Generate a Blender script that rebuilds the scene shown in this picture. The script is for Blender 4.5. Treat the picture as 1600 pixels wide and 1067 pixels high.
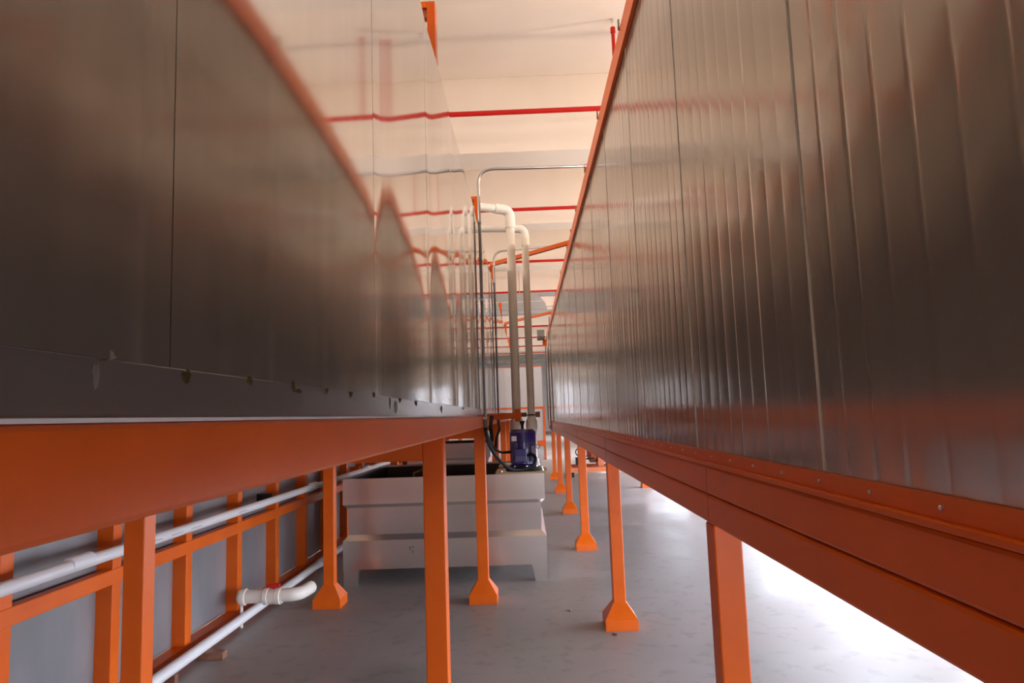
import bpy, bmesh, math, random
from mathutils import Vector, Matrix
random.seed(7)
for o in list(bpy.data.objects): bpy.data.objects.remove(o)
sc = bpy.context.scene
COL = sc.collection

# ------------------------------------------------------------ camera
R = [[0.9991909, -0.0361501, -0.0176252], [0.0214257, 0.1075940, 0.9939640], [-0.0340355, -0.9935375, 0.1082815]]
cd = bpy.data.cameras.new('camera'); cam = bpy.data.objects.new('camera', cd); COL.objects.link(cam)
cd.sensor_width = 36; cd.lens = 1067/1600*36; cd.clip_start = 0.05; cd.clip_end = 300
m = Matrix.Identity(4)
for i in range(3):
    m[i][0] = R[i][0]; m[i][1] = -R[i][1]; m[i][2] = -R[i][2]
m[0][3], m[1][3], m[2][3] = 0, 0, 1.6
cam.matrix_world = m
sc.camera = cam

# ------------------------------------------------------------ world + exposure
EXPOSURE = -0.5
WORLD = 22.0
sc.view_settings.view_transform = 'Standard'; sc.view_settings.look = 'None'
sc.view_settings.gamma = 1; sc.view_settings.use_curve_mapping = False
sc.view_settings.exposure = EXPOSURE
w = bpy.data.worlds.new('overcast'); sc.world = w; w.use_nodes = True
bg = w.node_tree.nodes['Background']; bg.inputs[0].default_value = (0.80, 0.86, 1.0, 1); bg.inputs[1].default_value = WORLD

def portal(name, loc, rot, sx, sy):            # guides sampling through the real openings, emits nothing
    l = bpy.data.lights.new(name, 'AREA'); l.shape = 'RECTANGLE'; l.size = sx; l.size_y = sy; l.cycles.is_portal = True
    o = bpy.data.objects.new(name, l); COL.objects.link(o); o.location = loc; o.rotation_euler = rot
H = math.pi/2
XR, XL, YB, YF, ZC = 5.4, -9.0, -9.0, 66.0, 8.1
RDOORS = [(-1.6, 8.8), (11, 17), (24, 32), (42, 52)]
for a, b in RDOORS: portal('door_portal', (XR-.02, (a+b)/2, 1.9), (0, H, 0), 3.8, b-a)
BDOOR = (2.6, 5.2)
portal('door_portal', ((BDOOR[0]+BDOOR[1])/2, YB+.02, 2.4), (H, 0, 0), BDOOR[1]-BDOOR[0], 4.8)

# ------------------------------------------------------------ materials
def mat(name, col, rough=.5, metal=0, coat=0, spec=.5, emis=None, estr=0):
    M = bpy.data.materials.new(name); M.use_nodes = True
    b = M.node_tree.nodes['Principled BSDF']
    b.inputs['Base Color'].default_value = (*col, 1); b.inputs['Roughness'].default_value = rough
    b.inputs['Metallic'].default_value = metal; b.inputs['Coat Weight'].default_value = coat
    b.inputs['Specular IOR Level'].default_value = spec
    if emis: b.inputs['Emission Color'].default_value = (*emis, 1); b.inputs['Emission Strength'].default_value = estr
    return M
def noisy(M, scale, c1, c2, lo=.35, hi=.65, stretch=(1,1,1), detail=6, rough=None, bump=0):
    nt = M.node_tree; N = nt.nodes; L = nt.links; b = N['Principled BSDF']
    tc = N.new('ShaderNodeTexCoord'); mp = N.new('ShaderNodeMapping'); mp.inputs['Scale'].default_value = stretch
    nz = N.new('ShaderNodeTexNoise'); nz.inputs['Scale'].default_value = scale; nz.inputs['Detail'].default_value = detail
    L.new(tc.outputs['Object'], mp.inputs[0]); L.new(mp.outputs[0], nz.inputs['Vector'])
    r = N.new('ShaderNodeValToRGB'); r.color_ramp.elements[0].position = lo; r.color_ramp.elements[1].position = hi
    r.color_ramp.elements[0].color = (*c1, 1); r.color_ramp.elements[1].color = (*c2, 1)
    L.new(nz.outputs[0], r.inputs[0]); L.new(r.outputs[0], b.inputs['Base Color'])
    if rough:
        mr = N.new('ShaderNodeMapRange'); mr.inputs[3].default_value = rough[0]; mr.inputs[4].default_value = rough[1]
        L.new(nz.outputs[0], mr.inputs[0]); L.new(mr.outputs[0], b.inputs['Roughness'])
    if bump:
        bp = N.new('ShaderNodeBump'); bp.inputs['Strength'].default_value = bump; bp.inputs['Distance'].default_value = .002
        L.new(nz.outputs[0], bp.inputs['Height']); L.new(bp.outputs[0], b.inputs['Normal'])
    return M
OR = noisy(mat('orange_paint', (.74,.12,.004), .35, spec=.35), 5, (.72,.115,.003), (.78,.135,.006), rough=(.28,.42))
ORD = noisy(mat('orange_paint_dusty', (.62,.15,.05), .45), 4, (.60,.14,.04), (.70,.20,.08), rough=(.3,.55))
STEEL = noisy(mat('smooth_sheet', (.45,.425,.40), .07, metal=.8), 3, (.435,.41,.385), (.465,.44,.415), stretch=(1,6,.4), rough=(.055,.085))
RIB = noisy(mat('ribbed_sheet', (.50,.46,.42), .15, metal=.68), 3, (.48,.44,.405), (.51,.475,.435), stretch=(1,6,.3), rough=(.12,.17))
SKIRT = mat('lower_sheet', (.40,.385,.385), .16, metal=.75)
TANK = noisy(mat('brushed_tank_steel', (.60,.56,.53), .25, metal=.85), 1.2, (.57,.53,.50), (.64,.60,.57), stretch=(.3,1,3), rough=(.2,.3))
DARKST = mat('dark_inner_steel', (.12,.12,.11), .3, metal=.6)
GALV = mat('galvanised_conduit', (.45,.45,.45), .3, metal=.8)
GPANEL = noisy(mat('grey_sheet', (.25,.25,.26), .3, metal=.2), 2.5, (.22,.22,.23), (.30,.295,.305), stretch=(1,1,.5), rough=(.25,.4))
PVC = noisy(mat('white_pvc', (.86,.80,.71), .35), 8, (.84,.78,.68), (.88,.83,.75))
PVCW = mat('bright_pvc', (.82,.82,.84), .35)
RED = mat('red_pipe_paint', (.50,.012,.008), .45, spec=.25)
REDH = mat('red_plastic', (.6,.01,.01), .3)
BLUE = mat('blue_motor_paint', (.022,.012,.16), .3, coat=.3)
BLUEL = mat('motor_side_plate', (.16,.13,.24), .45)
BLACK = mat('black_rubber', (.010,.010,.011), .5, spec=.25)
BRASS = mat('zinc_plate', (.42,.30,.16), .35, metal=.7)
SCREW = mat('zinc_screw', (.7,.66,.6), .3, metal=.8)
WHITE = mat('white_paint', (.8,.8,.8), .4)
LIP = mat('white_film_edge', (.80,.82,.88), .4)
GLUE = noisy(mat('glue_residue', (.07,.055,.02), .9, spec=.1), 60, (.05,.04,.012), (.11,.09,.035))
FILM = mat('torn_film', (.20,.19,.19), .6, spec=.2)
RUST = noisy(mat('rusty_steel', (.20,.09,.05), .6), 20, (.16,.07,.04), (.30,.13,.08))
DUCT = mat('duct_sheet', (.36,.37,.39), .4, metal=.3)
FILLM = mat('added_fill_lens', (1,.8,.5), .4, emis=(1,.68,.36), estr=6)  # glowing lens of the uplights added to fill the ceiling
GREYDK = mat('dark_grey_casing', (.13,.14,.13), .5)
WALLM = noisy(mat('wall_paint', (.66,.60,.54), .7), 1.2, (.63,.57,.51), (.69,.63,.57))
FARWALL = mat('pale_grey_panel', (.58,.60,.66), .45)
MUD = noisy(mat('weathered_red_machine', (.45,.10,.04), .45), 3, (.36,.08,.04), (.52,.14,.06))

CEIL = noisy(mat('ceiling_plaster', (.82,.73,.64), .75), .7, (.80,.71,.62), (.84,.75,.66))
def floor_mat():
    M = mat('epoxy_floor', (.5,.5,.52), .35); nt = M.node_tree; N = nt.nodes; L = nt.links; b = N['Principled BSDF']
    tc = N.new('ShaderNodeTexCoord')
    n1 = N.new('ShaderNodeTexNoise'); n1.inputs['Scale'].default_value = .9; n1.inputs['Detail'].default_value = 8; n1.inputs['Distortion'].default_value = .8
    r1 = N.new('ShaderNodeValToRGB'); r1.color_ramp.elements[0].position = .38; r1.color_ramp.elements[1].position = .60
    r1.color_ramp.elements[0].color = (.29,.28,.26,1); r1.color_ramp.elements[1].color = (.36,.325,.31,1)
    n2 = N.new('ShaderNodeTexNoise'); n2.inputs['Scale'].default_value = 9; n2.inputs['Detail'].default_value = 10
    r2 = N.new('ShaderNodeValToRGB'); r2.color_ramp.elements[0].position = .36; r2.color_ramp.elements[1].position = .44
    r2.color_ramp.elements[0].color = (.86,.87,.86,1); r2.color_ramp.elements[1].color = (1,1,1,1)
    mx = N.new('ShaderNodeMixRGB'); mx.blend_type = 'MULTIPLY'; mx.inputs[0].default_value = 1
    mr = N.new('ShaderNodeMapRange'); mr.inputs[1].default_value = .3; mr.inputs[2].default_value = .7; mr.inputs[3].default_value = .36; mr.inputs[4].default_value = .55
    for n in (n1, n2): L.new(tc.outputs['Object'], n.inputs['Vector'])
    L.new(n1.outputs[0], r1.inputs[0]); L.new(n2.outputs[0], r2.inputs[0]); L.new(r1.outputs[0], mx.inputs[1]); L.new(r2.outputs[0], mx.inputs[2])
    L.new(mx.outputs[0], b.inputs['Base Color']); L.new(n1.outputs[0], mr.inputs[0]); L.new(mr.outputs[0], b.inputs['Roughness'])
    return M
FLOOR = floor_mat()

# ------------------------------------------------------------ helpers
def tag(o, label=None, cat=None, group=None, kind=None):
    if label: o['label'] = label
    if cat: o['category'] = cat
    if group: o['group'] = group
    if kind: o['kind'] = kind
    return o
def empty(name, loc, label, cat, group=None):
    o = bpy.data.objects.new(name, None); COL.objects.link(o); o.location = loc; o.empty_display_size = .1
    return tag(o, label, cat, group)
def org(p):
    v = Vector((0,0,0))
    while p is not None: v = v + p.location; p = p.parent
    return v
def link(name, bm, material, parent=None, smooth=False, origin=None, bevel=0):
    """bm is in world coordinates; the object keeps them whatever its parent (translations only)."""
    if bevel:
        bmesh.ops.bevel(bm, geom=list(bm.edges), offset=bevel, segments=2, affect='EDGES', profile=.5, clamp_overlap=True)
    bmesh.ops.recalc_face_normals(bm, faces=bm.faces)
    if origin is None:
        vs = [v.co for v in bm.verts]
        origin = Vector(((min(v.x for v in vs)+max(v.x for v in vs))/2, (min(v.y for v in vs)+max(v.y for v in vs))/2, min(v.z for v in vs)))
    origin = Vector(origin)
    bmesh.ops.translate(bm, verts=bm.verts, vec=-origin)
    me = bpy.data.meshes.new(name); bm.to_mesh(me); bm.free()
    if smooth:
        for p in me.polygons: p.use_smooth = True
    me.materials.append(material)
    o = bpy.data.objects.new(name, me); COL.objects.link(o)
    if parent is not None:
        o.parent = parent; o.location = origin - org(parent)
    else: o.location = origin
    if smooth == 'auto':
        md = o.modifiers.new('edges', 'EDGE_SPLIT'); md.split_angle = math.radians(35)
    return o
def box(bm, a, b):
    x0,y0,z0 = a; x1,y1,z1 = b
    v = [bm.verts.new(p) for p in [(x0,y0,z0),(x1,y0,z0),(x1,y1,z0),(x0,y1,z0),(x0,y0,z1),(x1,y0,z1),(x1,y1,z1),(x0,y1,z1)]]
    for f in [(0,3,2,1),(4,5,6,7),(0,1,5,4),(1,2,6,5),(2,3,7,6),(3,0,4,7)]: bm.faces.new([v[i] for i in f])
def B(*boxes):
    bm = bmesh.new()
    for a, b in boxes: box(bm, a, b)
    return bm
def ring_loft(bm, rings, cap=True):
    vs = [[bm.verts.new(p) for p in r] for r in rings]; n = len(rings[0])
    for a, b in zip(vs, vs[1:]):
        for i in range(n): bm.faces.new([a[i], a[(i+1)%n], b[(i+1)%n], b[i]])
    if cap: bm.faces.new(vs[0][::-1]); bm.faces.new(vs[-1])
def frame_for(d):
    d = d.normalized(); u = Vector((0,0,1)) if abs(d.z) < .9 else Vector((1,0,0))
    a = d.cross(u).normalized(); return a, d.cross(a).normalized()
def tube(bm, pts, r, n=16, cap=True):
    pts = [Vector(p) for p in pts]; rs = r if isinstance(r, (list, tuple)) else [r]*len(pts)
    rings = []; a0 = None
    for i, p in enumerate(pts):
        d = (pts[min(i+1,len(pts)-1)] - pts[max(i-1,0)])
        if d.length < 1e-6: d = Vector((0,0,1))
        d.normalize()
        if a0 is None: a0, b0 = frame_for(d)
        else:
            a0 = (a0 - d*a0.dot(d)).normalized(); b0 = d.cross(a0)
        rings.append([p + (a0*math.cos(2*math.pi*k/n) + b0*math.sin(2*math.pi*k/n))*rs[i] for k in range(n)])
    ring_loft(bm, rings, cap)
def T(pts, r, n=16):
    bm = bmesh.new(); tube(bm, pts, r, n); return bm
def bend(p0, p1, p2, rad, n=8):
    """points of an arc that rounds the corner p1"""
    p0, p1, p2 = Vector(p0), Vector(p1), Vector(p2)
    a = p1 + (p0-p1).normalized()*rad; b = p1 + (p2-p1).normalized()*rad
    return [((1-t)**2)*a + 2*t*(1-t)*p1 + t*t*b for t in [i/n for i in range(n+1)]]
def cylz(bm, x, y, z0, z1, r, n=24, r1=None):
    tube(bm, [(x,y,z0),(x,y,z1)], [r, r if r1 is None else r1], n)
def bar(bm, p, q, w, h):
    p, q = Vector(p), Vector(q); d = (q-p).normalized(); a, b = frame_for(d)
    rings = [[c + a*sx*w/2 + b*sz*h/2 for sx, sz in ((-1,-1),(1,-1),(1,1),(-1,1))] for c in (p, q)]
    ring_loft(bm, rings)
def spline(pts, n=10):
    P = [Vector(p) for p in pts]; P = [P[0]*2-P[1]] + P + [P[-1]*2-P[-2]]; out = []
    for i in range(1, len(P)-2):
        for k in range(n):
            t = k/n; a,b,c,d = P[i-1],P[i],P[i+1],P[i+2]
            out.append(.5*((2*b)+(-a+c)*t+(2*a-5*b+4*c-d)*t*t+(-a+3*b-3*c+d)*t**3))
    out.append(P[-2]); return out

# ------------------------------------------------------------ the building
def struct(name, bm, M): return tag(link(name, bm, M), kind='structure')
struct('floor', B(((XL-.3, YB-.3, -.2), (XR+14, YF+.3, 0))), FLOOR)
struct('ceiling', B(((XL-.3, YB-.3, ZC), (XR+.3, YF+.3, ZC+.2))), CEIL)
struct('wall_left', B(((XL-.3, YB-.3, 0), (XL, YF+.3, ZC))), WALLM)
bm = bmesh.new(); y = YB-.3
for a, b in RDOORS: box(bm, (XR, y, 0), (XR+.3, a, ZC)); box(bm, (XR, a, 3.8), (XR+.3, b, ZC)); y = b
box(bm, (XR, y, 0), (XR+.3, YF+.3, ZC)); struct('wall_right', bm, WALLM)
struct('wall_back', B(((XL, YB-.3, 0), (BDOOR[0], YB, ZC)), ((BDOOR[1], YB-.3, 0), (XR, YB, ZC)), ((BDOOR[0], YB-.3, 4.8), (BDOOR[1], YB, ZC))), WALLM)
struct('wall_far', B(((XL, YF, 0), (XR, YF+.3, ZC))), FARWALL)
beams = [(-8.2,-7.5),(-3.1,-2.4),(2.0,2.75),(7.1,7.8),(12.55,13.35),(17.5,18.2),(22.6,23.3)] + [(22.6+5.1*k, 23.35+5.1*k) for k in range(1, 9)]
for i, (a, b) in enumerate(beams):
    struct('trim_%d' % (i+1), B(((XL, a, 6.6), (XR, b, ZC-.003))), CEIL)

# ------------------------------------------------------------ shared parts
def foot_bm(x, y, s=1.0, w=.12, hs=.075, ht=.185, t=.05):
    bm = bmesh.new()
    def sq(r, z): return [(x-r,y-r,z),(x+r,y-r,z),(x+r,y+r,z),(x-r,y+r,z)]
    ring_loft(bm, [sq(w,0), sq(w,hs), sq(t+.001,ht)])
    return bm
def add_post(parent, x, y, ztop, half=.048, foot=True, base=0.0):
    p = link('post', B(((x-half, y-half, .02 if foot else base), (x+half, y+half, ztop))), OR, parent, bevel=.006)
    if foot: link('flared_foot', foot_bm(x, y, t=half), OR, p)
    return p

# ------------------------------------------------------------ left tunnel (smooth panels)
Y0, Y1 = -3.31, 19.6
LT = empty('drying_tunnel', (-1.1, 8, 0), 'raised tunnel with smooth mirror-like steel side panels on orange legs, left of the aisle', 'industrial oven')
link('tunnel_body', B(((-1.80, Y0, 1.607), (-.50, Y1, 3.28))), GPANEL, LT)
LX = -.380
KEY = [(0,.030),(.05,.006),(.12,-.016),(.22,-.024),(.45,-.012),(.7,.003),(.88,.016),(1,.032)]
def gk(u):
    for (a, ga), (b, gb) in zip(KEY, KEY[1:]):
        if a <= u <= b:
            t = (u-a)/(b-a); t = t*t*(3-2*t); return ga+(gb-ga)*t
    return 0
def sheet(name, ya, yb, z0, z1, prof, side, M, nz=6, thick=.02, wob=0.0, seed=0):
    """closed panel; prof = list of (y, x) across its width; side = +1 when it faces +x"""
    bm = bmesh.new(); rnd = random.Random(seed); ph = [rnd.uniform(0, 6.28) for _ in range(3)]
    rows = []
    for j in range(nz+1):
        z = z0+(z1-z0)*j/nz
        rows.append([bm.verts.new((x + wob*math.sin(2.1*z+ph[0]+3*y)*math.sin(1.3*z+ph[1]), y, z)) for y, x in prof])
    for a, b in zip(rows, rows[1:]):
        for i in range(len(prof)-1): bm.faces.new([a[i], a[i+1], b[i+1], b[i]] if side > 0 else [a[i], b[i], b[i+1], a[i+1]])
    for f in bm.faces: f.smooth = True
    xb = prof[0][1] - side*thick
    back = [bm.verts.new(p) for p in [(xb,ya,z0),(xb,yb,z0),(xb,yb,z1),(xb,ya,z1)]]
    bm.faces.new(back)
    def strip(edge, c0, c1):
        f = bm.faces.new([c0] + edge + [c1]); f.smooth = False
    c = [bm.verts.new(v.co) for v in (rows[0][0], rows[0][-1], rows[-1][-1], rows[-1][0])]
    def cp(vs): return [bm.verts.new(v.co) for v in vs]
    strip(cp(rows[0]), back[0], back[1]); strip(cp(rows[-1]), back[3], back[2])
    for col, (i0, i1) in ((0, (0, 3)), (-1, (1, 2))):
        strip(cp([r[col] for r in rows]), back[i0], back[i1])
    for v in c: bm.verts.remove(v)
    return bm
def link_raw(name, bm, M, parent):
    vs = [v.co for v in bm.verts]
    o = Vector(((min(v.x for v in vs)+max(v.x for v in vs))/2, (min(v.y for v in vs)+max(v.y for v in vs))/2, min(v.z for v in vs)))
    bmesh.ops.translate(bm, verts=bm.verts, vec=-o)
    me = bpy.data.meshes.new(name); bm.to_mesh(me); bm.free(); me.materials.append(M)
    ob = bpy.data.objects.new(name, me); COL.objects.link(ob); ob.parent = parent; ob.location = o-org(parent); return ob
amps = {3: .55, 4: .28, 5: .95, 6: 1.05, 7: .8}
y = .722 - 1.008*4; k = 0
while y < 19.4:
    ya, yb = y+.0008, y+1.008-.0008; amp = amps.get(k, random.Random(k).uniform(.55, 1.15)); prof = []; x = LX; n = 64
    for i in range(n+1):
        u = i/n
        if i: x -= amp*gk(u-.5/n)*(yb-ya)/n
        prof.append((ya+(yb-ya)*u, x))
    ex = prof[-1][1]-LX
    prof = [(yy, xx-ex*(yy-ya)/(yb-ya)) for yy, xx in prof]
    bm = sheet('side_panel', ya, yb, 1.664, 3.32, prof, 1, STEEL, nz=8, wob=.0006, seed=k)
    link_raw('side_panel', bm, STEEL, LT)
    y += 1.008; k += 1
link('panel_backing', B(((-.42, Y0, 1.61), (-.4005, Y1, 3.31))), GPANEL, LT)
link('lower_skirt', B(((-.415, Y0, 1.610), (-.3793, Y1, 1.664))), SKIRT, LT, bevel=.001)
link('film_edge', B(((-.41, Y0, 1.6065), (-.3755, 5.2, 1.6105))), LIP, LT)
link('support_beam', B(((-.48, Y0, 1.512), (-.378, Y1, 1.6065))), OR, LT, bevel=.006)
link('support_beam', B(((-1.84, Y0, 1.512), (-1.73, Y1, 1.6065))), OR, LT, bevel=.006)
link('roof_sheet', B(((-1.82, Y0, 3.28), (-.41, Y1, 3.312))), GPANEL, LT)
# torn film and glue spots along the film edge
def blob(y, z, w, h, seed, x=-.3782):
    r = random.Random(seed); bm = bmesh.new(); n = 14
    pts = [(y+math.cos(a)*w*r.uniform(.45,1.1), z+math.sin(a)*h*r.uniform(.45,1.1)) for a in [2*math.pi*i/n for i in range(n)]]
    ring_loft(bm, [[(x-.001, p, q) for p, q in pts], [(x+.0003, p, q) for p, q in pts]])
    return bm
for i, (py, pz, pw, ph_) in enumerate([(.605,1.667,.010,.006),(.757,1.656,.013,.010),(.932,1.661,.012,.008),(1.110,1.661,.010,.013),(1.135,1.654,.022,.004),(1.297,1.662,.010,.012),(1.473,1.664,.018,.015),(1.70,1.664,.018,.010),(1.90,1.650,.016,.018),(2.05,1.662,.03,.012),(2.35,1.655,.03,.010)]):
    link('glue_spot', blob(py, pz, pw, ph_, i, -.3790), GLUE, LT)
for i, (py, pz, pw, ph_) in enumerate([(.595,1.648,.006,.012),(.615,1.668,.010,.005),(1.98,1.640,.03,.022),(3.05,1.640,.05,.020),(4.1,1.655,.10,.006)]):
    link('torn_film', blob(py, pz, pw, ph_, 50+i, -.3789), FILM, LT)
PORT = [0.09 - 3.02*0, 3.16, 6.18, 9.20, 12.22, 15.24, 18.26]
for yy in PORT[1:]+[-2.9]:
    for x in (-.43, -1.785): add_post(LT, x, yy, 1.512)
    link('cross_beam', B(((-1.737, yy-.046, 1.412), (-.478, yy+.046, 1.511))), OR, LT, bevel=.005)
    c = link('upper_column', B(((-.421, yy+.005, 3.322), (-.381, yy+.085, 3.65))), OR, LT, bevel=.002)
    link('top_rafter', B(((-1.8, yy+.005, 3.617), (-.4215, yy+.085, 3.65))), OR, LT, bevel=.002)
    link('rafter_stub', B(((-.452, yy+.02, 3.575), (-.4215, yy+.06, 3.616))), MUD, c)

# ------------------------------------------------------------ right tunnel (ribbed panels)
RX = .615
RT = empty('curing_tunnel', (1.5, 8, 0), 'raised tunnel clad in finely ribbed panels above a double orange beam, right of the aisle', 'industrial oven')
link('tunnel_body', B(((RX+.04, Y0, 1.43), (3.34, Y1-.5, 3.57))), GPANEL, RT)
pitch = 1.062; y = 1.455 - pitch*5; k = 0
while y < 19.0:
    ya, yb = y+.0012, y+pitch-.0012; prof = []; ns = 10; sw = (yb-ya)/ns; rnd = random.Random(100+k)
    for s in range(ns):
        a = ya + s*sw; dx = rnd.uniform(-.0004, .0004); tilt = rnd.uniform(-.012, .012); bow = rnd.uniform(.0004,.0009)
        for u in (.05,.12,.25,.4,.5,.6,.75,.88,.95):
            prof.append((a+u*sw, RX + dx + bow*((2*u-1)**2) + tilt*(u-.5)*sw))
        if s < ns-1: prof.append((a+sw, RX+.0012))
    bm = sheet('ribbed_panel', ya, yb, 1.458, 3.60, prof, -1, RIB, nz=4, thick=.03, wob=.0005, seed=k)
    link_raw('ribbed_panel', bm, RIB, RT)
    link('joint_strip', B(((RX-.0018, y-.0010, 1.463), (RX+.02, y+.0010, 3.594))), PVC, RT)
    y += pitch; k += 1
RE = y
link('top_trim', B(((RX-.02, Y0, 3.595), (RX+.06, RE, 3.735))), OR, RT, bevel=.006)
link('trim_lip', B(((RX-.024, Y0, 3.588), (RX-.002, RE, 3.628))), OR, RT, bevel=.003)
link('end_trim', B(((RX-.02, RE+.0, 1.43), (3.34, RE+.05, 3.735))), GPANEL, RT)
# lip with screws, ledge, twin beams
lip = link('fixing_lip', B(((RX-.008, Y0, 1.425), (RX-.001, RE, 1.462))), OR, RT)
link('ledge', B(((RX-.021, Y0, 1.412), (RX+.07, RE, 1.425))), OR, RT, bevel=.003)
ys = .20
i = 0
while ys < 9:
    bm = bmesh.new(); tube(bm, [(RX-.008, ys, 1.444), (RX-.0115, ys, 1.444), (RX-.0135, ys, 1.444)], [.0042,.0042,.002], 10)
    link('screw', bm, SCREW, lip); ys += .21
link('upper_beam', B(((RX-.015, Y0, 1.316), (RX+.08, RE, 1.411))), OR, RT, bevel=.008)
link('lower_beam', B(((RX-.015, Y0, 1.219), (RX+.08, RE, 1.314))), OR, RT, bevel=.008)
link('outer_beam', B(((3.25, Y0, 1.219), (3.35, RE, 1.43))), OR, RT, bevel=.008)
for yy in (2.365, 5.36, 8.37, 11.35, 14.33, 17.3, -.64):
    p = add_post(RT, .647, yy, 1.219, half=.047); p = add_post(RT, 3.3, yy+.1, 1.219)
    link('cross_beam', B(((.6955, yy-.04, 1.225), (3.249, yy+.04, 1.305))), OR, RT, bevel=.005)
    link('weld_seam', B(((RX-.0165, yy-.002, 1.225), (RX-.0145, yy+.002, 1.405))), ORD, RT)
add_post(RT, 2.5, 14.8, 1.43)
for yy in (3.6, 4.75, 5.85, 7.0, 8.6, 10.2, 12.0):
    link('trim_bracket', B(((RX-.030, yy, 3.715), (RX-.0205, yy+.012, 3.775))), RUST if yy > 4 else GREYDK, RT)

# ------------------------------------------------------------ far cross enclosure
CE = empty('cross_enclosure', (0, 25.5, 0), 'pale grey panelled enclosure with an orange rail closing the far end of the aisle', 'enclosure')
link('enclosure_wall', B(((-6, 25, 0), (.60, 27, 3.36))), FARWALL, CE)
link('rail', B(((-6, 24.97, 1.83), (.60, 25.0, 1.90))), OR, CE)
link('top_edge', B(((-6, 24.97, 3.36), (.62, 27, 3.385))), OR, CE)
link('corner_post', B(((.60, 24.95, 0), (.66, 25.05, 1.92))), OR, CE)
link('lower_bracket', B(((.36, 24.9, .50), (.60, 24.96, .68))), OR, CE)

# ------------------------------------------------------------ framed wall on the left
FW = empty('framed_partition', (-2.45, 8, 0), 'low wall of grey sheets in an orange welded stud frame behind the white pipes', 'partition')
FX = -2.4
link('base_rail', B(((FX-.10, -2, 0), (FX, 18, .10))), OR, FW, bevel=.004)
link('mid_rail', B(((FX-.06, -2, .72), (FX+.004, 18, .805))), OR, FW, bevel=.004)
link('top_rail', B(((FX-.10, -2, 2.4), (FX, 18, 2.5))), OR, FW, bevel=.004)
for k in range(-4, 17):
    ye = 3.21 + .853*k
    link('stud', B(((FX-.10, ye-.085, .10), (FX, ye, 2.4))), OR, FW, bevel=.004)
    if k < 16: link('sheet', B(((FX-.10, ye+.004, .105), (FX-.092, ye+.853-.089, 2.395))), GPANEL, FW)

# ------------------------------------------------------------ white pipes along it
def pipe_obj(name, pts, r, M, label, group=None, coup=(), n=20, cat='pipe', cm=None):
    t = empty(name, pts[0], label, cat, group)
    link('tube', T(pts, r, n), M, t, smooth='auto')
    for p, q in coup:
        a, b = Vector(p), Vector(q); d = (b-a).normalized()*.006
        link('coupling', T([a, a+d, b-d, b], [r*1.12, r*1.22, r*1.22, r*1.12], n), cm or M, t, smooth='auto')
    return t
UX, LXp = -2.26, -2.30
up = pipe_obj('white_pipe', [(UX,-1.5,.945), (UX,12.85,.925)], .031, PVCW, 'white plastic pipe running along the mid rail of the framed wall', coup=[((UX,3.38,.948),(UX,3.55,.948)), ((UX,7.15,.942),(UX,7.32,.942)), ((UX,9.6,.94),(UX,9.75,.94))])
for yy in (4.05, 4.3, 4.55, 5.3): link('print_mark', B(((UX+.0295, yy, .934), (UX+.0316, yy+.14, .937))), GREYDK, up)
for yy in (2.5, 6.1, 9.3, 12.5):
    link('pipe_clip', B(((UX-.152, yy, .90), (UX-.02, yy+.03, .99))), BLACK if yy == 6.1 else OR, up)
lo = pipe_obj('white_pipe', [(LXp,-1.5,.085), (LXp,12.85,.085)], .037, PVCW, 'white plastic pipe running low along the base of the framed wall', coup=[((LXp,7.55,.085),(LXp,7.75,.085))])
for yy in (1.2, 4.45, 7.3, 10.3): link('pipe_rest', B(((LXp-.03, yy, 0), (LXp+.03, yy+.04, .05))), RUST, lo)
# ball valve
VY, VZ = 5.6, .235
V = empty('ball_valve', (-2.05, VY, .09), 'white plastic ball valve with a red handle and elbow above the floor pipe', 'valve')
link('valve_pipe', T([(-2.35,VY,VZ), (-2.0,VY,VZ+.005)] + bend((-2.0,VY,VZ+.005), (-1.86,VY,VZ+.01), (-1.84,VY+.4,VZ+.01), .10) + [(-1.845,VY+.22,VZ+.01)], .052, 20), PVC, V, smooth='auto')
for a, b in ((-2.335,-2.29), (-2.15,-2.11), (-2.055,-2.01)):
    link('union_nut', T([(a,VY,VZ),(a+.005,VY,VZ),(b-.005,VY,VZ),(b,VY,VZ)], [.060,.066,.066,.060], 12), PVC, V, smooth='auto')
link('valve_body', T([(-2.13,VY,VZ),(-2.08,VY,VZ),(-2.0,VY,VZ)], [.056,.062,.056], 20), PVC, V, smooth='auto')
link('support_leg', T([(-2.33,VY,.0),(-2.33,VY,VZ-.04)], .012), PVC, V, smooth='auto')
link('handle', B(((-2.12,VY-.018,VZ+.068),(-2.02,VY+.018,VZ+.095)), ((-2.085,VY-.014,VZ+.045),(-2.055,VY+.014,VZ+.07))), REDH, V, bevel=.006)
tag(link('steel_offcut', B(((-2.36, 4.86, 0), (-2.225, 4.93, .05)), ((-2.225, 4.86, 0), (-2.15, 4.93, .05))), RUST, bevel=.003), 'short rusty steel bar offcut lying on the floor below the white pipe', 'metal bar')

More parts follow.
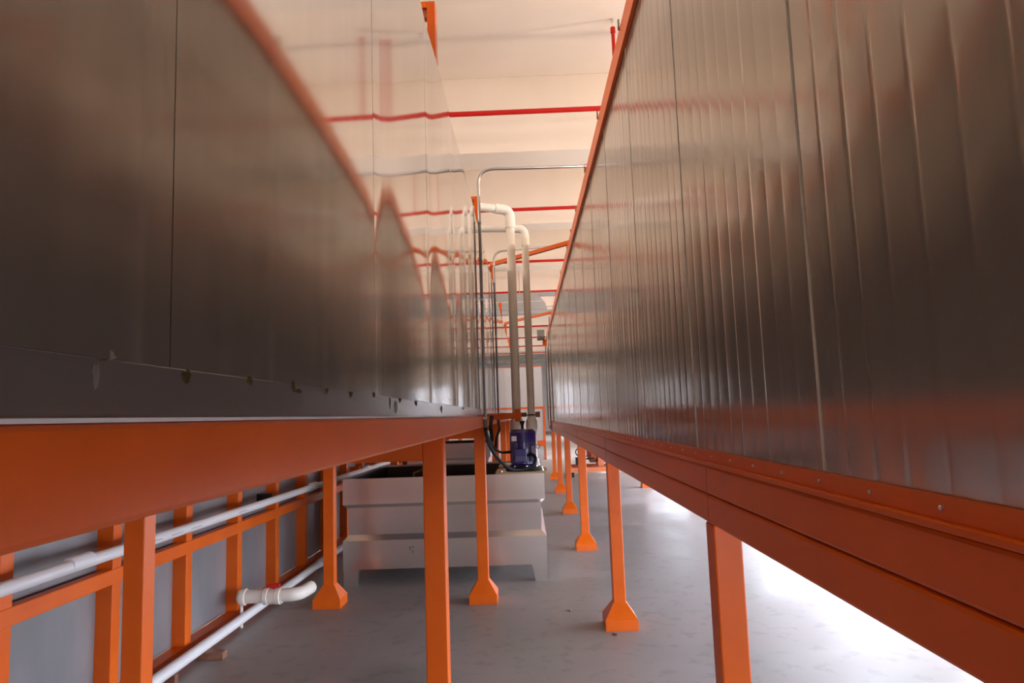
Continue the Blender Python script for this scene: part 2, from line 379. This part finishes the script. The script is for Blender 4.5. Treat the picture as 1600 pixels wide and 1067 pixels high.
# ------------------------------------------------------------ tanks
def tank(ox, oy, w, d, ztop, label, baffle=True):
    t = empty('steel_tank', (ox, oy, 0), label, 'tank', 'stepped steel tanks under the left tunnel')
    x0, x1, y0, y1 = ox-w/2, ox+w/2, oy, oy+d; s = ztop/1.03
    def rect(i, z): return [(x0+i,y0+i,z),(x1-i,y0+i,z),(x1-i,y1-i,z),(x0+i,y1-i,z)]
    bm = bmesh.new()
    ring_loft(bm, [rect(0,.155*s), rect(0,.43*s), rect(.065,.50*s), rect(.065,.72*s), rect(0,.78*s), rect(0,ztop), rect(.03,ztop), rect(.05,.40*s)])
    link('tank_body', bm, TANK, t)
    link('inner_liner', B(((x0+.052,y0+.052,.41*s),(x0+.056,y1-.052,ztop-.02)), ((x1-.056,y0+.052,.41*s),(x1-.052,y1-.052,ztop-.02)), ((x0+.056,y1-.056,.41*s),(x1-.056,y1-.052,ztop-.02)), ((x0+.056,y0+.052,.41*s),(x1-.056,y0+.056,ztop-.02)), ((x0+.056,y0+.056,.405*s),(x1-.056,y1-.056,.415*s))), DARKST, t)
    for lx, sgn in ((x0, 1), (x1, -1)):
        for ly, sy in ((y0+.005, 1), (y1-.005, -1)):
            bm = bmesh.new()
            a = [(lx+sgn*.005,ly,.156*s),(lx+sgn*.15,ly,.156*s),(lx+sgn*.12,ly,0),(lx+sgn*.005,ly,0)]
            ring_loft(bm, [a, [(p[0], p[1]+sy*.08, p[2]) for p in a]])
            link('leg', bm, TANK, t)
    return t
t1 = tank(-.85, 6.85, 2.0, 1.95, 1.03, 'stepped stainless steel tank nearest the camera, carrying the blue motor')
# stickers on the tank front
link('sticker', B(((-1.20,6.846,.352),(-1.15,6.851,.362)), ((-1.195,6.846,.330),(-1.185,6.851,.344)), ((-1.17,6.846,.300),(-1.162,6.851,.325))), GREYDK, t1)
link('baffle', B(((-1.30,7.75,.95),(-1.28,8.70,1.0)), ((-1.30,7.75,.45),(-1.28,8.7,.95))), TANK, t1)
t2 = tank(-1.52, 13.0, 1.62, 1.8, 1.12, 'second stepped steel tank, glimpsed between the orange posts behind the first')
link('marker_row', B(*[((-.80,12.99,.55+.1*i),(-.78,13.001,.58+.1*i)) for i in range(6)]), REDH, t2)

# ------------------------------------------------------------ pump motor
MX, MY = -.05, 7.10
P = empty('pump_motor', (MX, MY, 1.03), 'dark blue vertical electric motor on a plate at the corner of the front tank', 'motor')
link('mounting_plate', B(((-.33,6.83,1.031),(.185,7.34,1.05))), BRASS, P, bevel=.002)
link('flange', T([(MX,MY,1.05),(MX,MY,1.085)], [.185,.175], 32), BLACK, P, smooth='auto')
link('flange', T([(MX,MY,1.085),(MX,MY,1.10)], .15, 32), BLUE, P, smooth='auto')
body = link('motor_body', T([(MX,MY,1.10),(MX,MY,1.115),(MX,MY,1.355)], [.138,.122,.122], 40), BLUE, P, smooth='auto')
bm = bmesh.new()
for k in range(30):
    a = 2*math.pi*k/30; c, s_ = math.cos(a), math.sin(a)
    bar(bm, (MX+c*.125, MY+s_*.125, 1.12), (MX+c*.125, MY+s_*.125, 1.345), .004, .016) if abs(c) > .5 or s_ > 0 else None
link('cooling_fins', bm, BLUE, body)
link('fan_cowl', T([(MX,MY,1.335),(MX,MY,1.34),(MX,MY,1.432),(MX,MY,1.458),(MX,MY,1.462)], [.128,.134,.134,.108,.05], 40), BLUE, P, smooth='auto')
link('cowl_plug', T([(MX,MY,1.46),(MX,MY,1.50),(MX,MY,1.535),(MX,MY,1.545)], [.012,.014,.028,.028], 14), BLACK, P, smooth='auto')
tb = link('terminal_box', B(((MX-.085,MY-.175,1.135),(MX+.035,MY-.115,1.265))), BLUE, P, bevel=.006)
link('louvres', B(*[((MX-.072+i*.017,MY-.178,1.145),(MX-.064+i*.017,MY-.174,1.195)) for i in range(6)]), BLUEL, tb)
link('side_plate', B(((MX+.078,MY-.135,1.14),(MX+.13,MY-.02,1.30))), BLUEL, P, bevel=.004)
link('rating_plate', B(((MX-.112,MY-.128,1.345),(MX-.062,MY-.118,1.395))), WHITE, P)
bm = bmesh.new(); ep = [(MX+.155+.020*math.cos(a), MY-.02, 1.28+.020*math.sin(a)) for a in [2*math.pi*i/20 for i in range(21)]]
tube(bm, ep, .0045, 8); tube(bm, [(MX+.12,MY-.02,1.28),(MX+.137,MY-.02,1.28)], .006, 8)
link('lifting_eye', bm, GALV, P, smooth=True)
link('coupling_guard', T([(MX+.13,MY+.02,1.052),(MX+.13,MY+.02,1.10),(MX+.13,MY+.02,1.16)], [.05,.035,.03], 16), PVCW, P, smooth='auto')
link('cable_gland', T([(MX-.20,MY-.05,1.235),(MX-.12,MY-.05,1.235)], .014, 12), BLACK, P, smooth='auto')
for bx, by in ((-.27,6.87),(.14,6.87),(.14,7.30),(-.27,7.30),(.14,7.08)):
    link('bolt', T([(bx,by,1.05),(bx,by,1.062)], .011, 6), SCREW, P)
for a in range(8):
    an = a*math.pi/4+.2; link('bolt', T([(MX+.16*math.cos(an),MY+.16*math.sin(an),1.085),(MX+.16*math.cos(an),MY+.16*math.sin(an),1.10)], .010, 6), SCREW, P)
pb = link('rear_plate', B(((-.33,7.62,1.031),(.148,8.25,1.05))), BRASS, t1, bevel=.002)
for bx, by in ((.12,7.66),(.12,8.2)): link('bolt', T([(bx,by,1.05),(bx,by,1.065)], .012, 6), SCREW, pb)

# white risers
def riser(x, y, z1, r, ex, ey, label):
    t = empty('white_riser_pipe', (x, y, 1.05), label, 'pipe', 'white pump riser pipes')
    c = Vector((x,y,z1)); e = Vector((ex,ey,z1+.0))
    arc = bend((x,y,1), c, e, .10)
    link('vertical_tube', T([(x,y,1.35), (x,y,z1-.16)], r, 24), PVC, t, smooth='auto')
    link('elbow', T([(x,y,z1-.22)] + arc + [c+(e-c).normalized()*.20], r*1.2, 24), PVC, t, smooth='auto')
    link('horizontal_tube', T([c+(e-c).normalized()*.19] + bend(c, e, (ex,ey,3), .12) + [(ex,ey,3.315)], r, 24), PVC, t, smooth='auto')
    link('reducer', T([(x,y,1.05),(x,y,1.42),(x,y,1.44),(x,y,1.53),(x,y,1.58)], [r*1.3,r*1.3,r*1.55,r*1.55,r*1.05], 24), PVC, t, smooth='auto')
    return t
riser(-.115, 7.9, 4.03, .050, -1.0, 7.45, 'nearer and taller white plastic riser pipe behind the blue motor')
riser(.055, 8.15, 3.87, .043, -1.1, 8.0, 'thinner white plastic riser pipe on the right, bending left over the tunnel')
# support arm
A = empty('pipe_support_arm', (-.4, 7.6, 1.6), 'orange square steel arm reaching from the left tunnel to clamp the white risers', 'pipe support')
link('arm', B(((-.40,7.56,1.565),(-.06,7.63,1.635))), OR, A, bevel=.003)
link('gusset', B(((-.13,7.631,1.535),(-.07,7.66,1.675))), OR, A, bevel=.003)
link('clamp_plate', B(((-.06,7.80,1.585),(.0,7.84,1.635)), ((.10,7.99,1.575),(.155,8.03,1.64)), ((-.06,7.63,1.59),(-.03,7.83,1.63))), RUST, A)
link('u_bolt', T([(.05+.052*math.cos(a), 8.15+.052*math.sin(a), 1.605) for a in [2*math.pi*i/20 for i in range(21)]], .007, 8), BLACK, A, smooth=True)

# black hoses
def cable(name, pts, r, label, M=BLACK, group=None):
    return tag(link(name, T(spline(pts), r, 12), M, smooth=True, origin=pts[0]), label, 'cable', group)
cable('power_cable', [(-.355,5.87,1.50),(-.352,6.0,1.42),(-.345,6.3,1.33),(-.28,6.6,1.19),(-.17,6.78,1.085),(-.03,6.86,1.075),(.055,6.89,1.115),(.07,6.90,1.18),(.03,6.915,1.215),(-.005,6.94,1.20)], .017, 'thick black cable sagging from the conduit and looping in front of the motor')
cable('power_cable', [(-.352,5.93,1.50),(-.355,6.2,1.43),(-.32,6.6,1.30),(-.27,6.95,1.24),(-.20,7.05,1.235),(-.17,7.05,1.235)], .012, 'thin black cable curving into the gland on the left of the motor')
cable('power_cable', [(-.355,8.62,1.52),(-.34,8.4,1.44),(-.37,8.2,1.34),(-.375,8.1,1.2)], .016, 'short black cable hanging below the far conduit')
cable('power_cable', [(-.335,6.6,1.60),(-.345,6.5,1.5),(-.335,6.48,1.40),(-.345,6.46,1.32)], .018, 'stubby black cable end hanging beside the first conduit')

# ------------------------------------------------------------ conduits
def conduit(x, y, z0, z1, ex, ey, ez, label, r=.013):
    t = empty('steel_conduit', (x, y, z0), label, 'conduit', 'metal conduits bridging the aisle')
    pts = [(x,y,z0)] + bend((x,y,z0), (x,y,z1), (ex,ey,ez), .14) + [(ex,ey,ez)]
    link('tube', T(pts, r, 14), GALV, t, smooth=True)
    for zz in (z0+.02, 2.6, 3.3):
        link('saddle', B(((x-.016,y-.03,zz),(x+.012,y+.03,zz+.02))), GALV, t)
    link('end_fitting', T([(x,y,z0-.05),(x,y,z0+.02)], r*1.5, 14), GREYDK, t, smooth='auto')
    return t
conduit(-.355, 5.87, 1.56, 3.79, .64, 5.9, 3.79, 'thin metal conduit rising past the first post and bridging to the ribbed tunnel')
conduit(-.355, 8.65, 1.56, 3.72, .64, 9.0, 3.86, 'farther thin metal conduit bridging the aisle behind the white risers')
t = empty('drain_conduit', (.57, 16.6, 1.2), 'pale metal pipe with a bottom elbow running down the far end of the ribbed tunnel', 'conduit')
link('tube', T([(.577,16.6,3.58),(.577,16.6,1.34)], .018, 16), GALV, t, smooth='auto')
link('elbow', T(bend((.575,16.6,1.5),(.575,16.6,1.24),(.80,16.4,1.24), .09) + [(.76,16.43,1.24)], .045, 16), GALV, t, smooth='auto')
tag(link('thin_drop_pipe', T([(.555,14.6,3.7),(.575,14.6,1.45)], .010, 10), GALV, smooth=True), 'very thin metal tube down the ribbed wall just before the pale pipe', 'conduit')

# tie bars
def tie(p, q, label):
    bm = bmesh.new(); bar(bm, p, q, .05, .05); tag(link('tie_bar', bm, OR), label, 'steel bar', 'orange ties across the aisle')
tie((-.42, 9.2, 3.672), (.66, 8.45, 3.76), 'nearer slanting orange square tie bar bridging the two tunnels')
tie((-.42, 15.24, 3.672), (.66, 14.3, 3.76), 'farther orange tie bar bridging the two tunnels')

# ------------------------------------------------------------ sprinkler pipes, risers
py = [5.3, 10.75, 16.1, 21.75, 27.2, 32.7, 38.1, 43.6, 49.0, 54.5, 60.0]
words = ['passing overhead nearest the camera', 'nearest of those seen across the aisle', 'second of those crossing the aisle', 'crossing behind the slanting tie bar', 'crossing just above the grey duct', 'behind the grey duct', 'just below the farther tie bar', 'fourth from the far wall', 'third from the far wall', 'second from the far wall', 'closest to the far wall']
for yy, wd in zip(py, words):
    s = empty('sprinkler_pipe', (0, yy, 6.6), 'red sprinkler branch pipe ' + wd, 'pipe', 'red sprinkler branches under the ceiling')
    link('tube', T([(XL+.02, yy, 6.56), (XR-.02, yy, 6.56)], .042, 14), RED, s, smooth='auto')
    for hx in (-5.2, 1.66, 4.5):
        link('riser', T([(hx, yy, 6.58), (hx, yy, ZC-.16)], .030, 12), RED, s, smooth='auto')
        link('riser_cap', T([(hx, yy, ZC-.24), (hx, yy, ZC-.15)], .042, 12), RED, s, smooth='auto')
        link('sprinkler_head', B(((hx-.010,yy-.010,ZC-.15),(hx+.010,yy+.010,ZC-.002)), ((hx-.03,yy-.03,ZC-.04),(hx+.03,yy+.03,ZC-.03))), SCREW, s)

# ------------------------------------------------------------ duct and tray
D = empty('ventilation_duct', (-4, 24.3, 5.2), 'grey sheet metal ventilation duct high across the hall, ending in a sloped cowl', 'duct')
bm = bmesh.new()
pr = [(-8.99,5.33),(.86,5.33),(.80,5.55),(.62,5.78),(.40,5.92),(-8.99,5.92)]
ring_loft(bm, [[(x,24.0,z) for x,z in pr], [(x,24.8,z) for x,z in pr]]); link('duct_body', bm, DUCT, D)
bm = bmesh.new(); 
box(bm, (-8.9,23.97,5.60),(.70,24.0,5.63)); link('duct_seam', bm, SCREW, D)
for x in (-5,-.1): link('hanger_rod', T([(x,24.4,5.9),(x,24.4,ZC)], .015, 8), GALV, D)
for x in (-6,-4,-2,0): link('duct_joint', B(((x,23.98,5.32),(x+.05,24.0,5.93))), DUCT, D)
tag(link('cable_tray', B(((XL+.02,23.6,5.12),(XR-.02,23.9,5.25)), ), DUCT), 'long grey cable tray slung under the duct', 'cable tray')
tag(link('cable_tray', B(((XL+.02,24.85,5.97),(XR-.02,25.1,6.10)), ), DUCT), 'long grey cable tray running above the duct', 'cable tray')
tag(link('steel_conduit', T([(XL+.02,24.9,5.55),(XR-.02,24.9,5.55)], .03, 10), GALV, smooth=True), 'thin grey tube emerging from behind the duct cowl', 'conduit')
# distant trusses
for k, (yy, zz, lb) in enumerate(((41.0, 5.0, 'dark cable tray far down the hall'), (52.0, 5.6, 'grey cable tray close to the far end of the hall'))):
    tag(link('cable_tray', B(((XL+.02,yy,zz),(XR-.02,yy+.4,zz+.25))), GREYDK), lb, 'cable tray')
J = empty('junction_box', (.55, 18.4, 3.75), 'dark grey device box on a bracket at the far end of the ribbed tunnel', 'junction box')
link('casing', B(((.36,18.4,3.62),(.56,18.55,3.90))), GREYDK, J, bevel=.01)
link('bracket', B(((.50,18.45,3.46),(.62,18.5,3.63))), OR, J)

# ------------------------------------------------------------ red machine on a skid
S = empty('machine_skid', (1.9, 18.2, 0), 'dusty red machine on an orange skid standing on the floor beyond the right tunnel legs', 'machine')
link('skid_frame', B(((1.0,17.6,.12),(3.2,17.72,.24)), ((1.0,18.8,.12),(3.2,18.92,.24)), ((1.0,17.72,.12),(1.12,18.8,.24)), ((3.08,17.72,.12),(3.2,18.8,.24))), ORD, S)
for x in (1.05, 3.05): link('skid_foot', B(((x,17.6,0),(x+.1,17.75,.12)), ((x,18.77,0),(x+.1,18.92,.12))), BLACK, S)
link('machine_body', T([(1.55,18.25,.75),(1.62,18.25,.75),(3.0,18.25,.75),(3.1,18.25,.75)], [.30,.44,.44,.30], 28), MUD, S, smooth='auto')
for x in (1.8, 2.7): link('saddle', B(((x,17.9,.24),(x+.15,18.6,.6))), ORD, S)
link('hand_wheel', T([(1.32+.10*math.cos(a),17.75,.62+.10*math.sin(a)) for a in [2*math.pi*i/20 for i in range(21)]], .014, 8), BLACK, S, smooth=True)
link('valve_block', B(((1.22,17.7,.30),(1.45,18.0,.48)), ((1.28,17.72,.48),(1.38,17.85,.66)), ((1.45,17.8,.42),(1.7,17.86,.46))), BLACK, S, bevel=.01)
link('knob', T([(1.95,17.74,.66),(1.95,17.82,.66)], .06, 16), BLACK, S, smooth='auto')
link('lever', T([(1.40,17.72,.45),(1.75,17.70,.72)], .015, 8), RED, S, smooth=True)

# small debris on the floor
for i, (x, y) in enumerate(((.10,8.0),(.30,5.8),(.58,5.15),(.75,9.6))):
    bm = bmesh.new(); an = i*1.3; c, s_ = math.cos(an)*.02, math.sin(an)*.02
    tube(bm, [(x-c,y-s_,.006),(x+c,y+s_,.006)], .0055, 8)
    tag(link('loose_bolt', bm, RUST), 'small loose bolt on the floor ' + ['right of the front tank', 'between the tank and the ribbed tunnel legs', 'at the foot of a ribbed tunnel leg', 'among the farther ribbed tunnel legs'][i], 'bolt')

# ------------------------------------------------------------ unseen fill uplights, added to light the ceiling
FILL_W = 420
ys_ = [-3.5, 1.0, 5.2, 10.2, 15.5, 20.6, 25.8, 31, 41, 51]
nm = ['one','two','three','four','five','six','seven','eight','nine','ten']
for side, X0 in (('right', XR-.02), ('left', XL+.02)):
    sg = -1 if side == 'right' else 1
    for i, yy in enumerate(ys_):
        x = X0 + sg*.35; z = 4.45 if side == 'right' else 4.1
        t = empty('added_uplight', (x, yy, z), 'added warm bowl fill light, out of view on the %s wall, number %s counted from the rear' % (side, nm[i]), 'fill light', 'added ceiling fill lights')
        link('bowl', T([(x,yy,z-.14),(x,yy,z-.12),(x,yy,z-.02),(x,yy,z)], [.05,.12,.22,.23], 24), GREYDK, t, smooth='auto')
        link('bracket', B(((min(X0,x),yy-.02,z-.10),(max(X0,x),yy+.02,z-.06))), GREYDK, t)
        link('fill_lens', T([(x,yy,z+.001),(x,yy,z+.012)], [.20,.18], 24), FILLM, t)
        l = bpy.data.lights.new('ceiling_fill', 'POINT'); l.energy = FILL_W; l.color = (1, .82, .65); l.shadow_soft_size = .12  # added warm fill with no known source, brightens the ceiling
        o = bpy.data.objects.new('ceiling_fill', l); COL.objects.link(o); o.parent = t; o.location = (0, 0, .15)
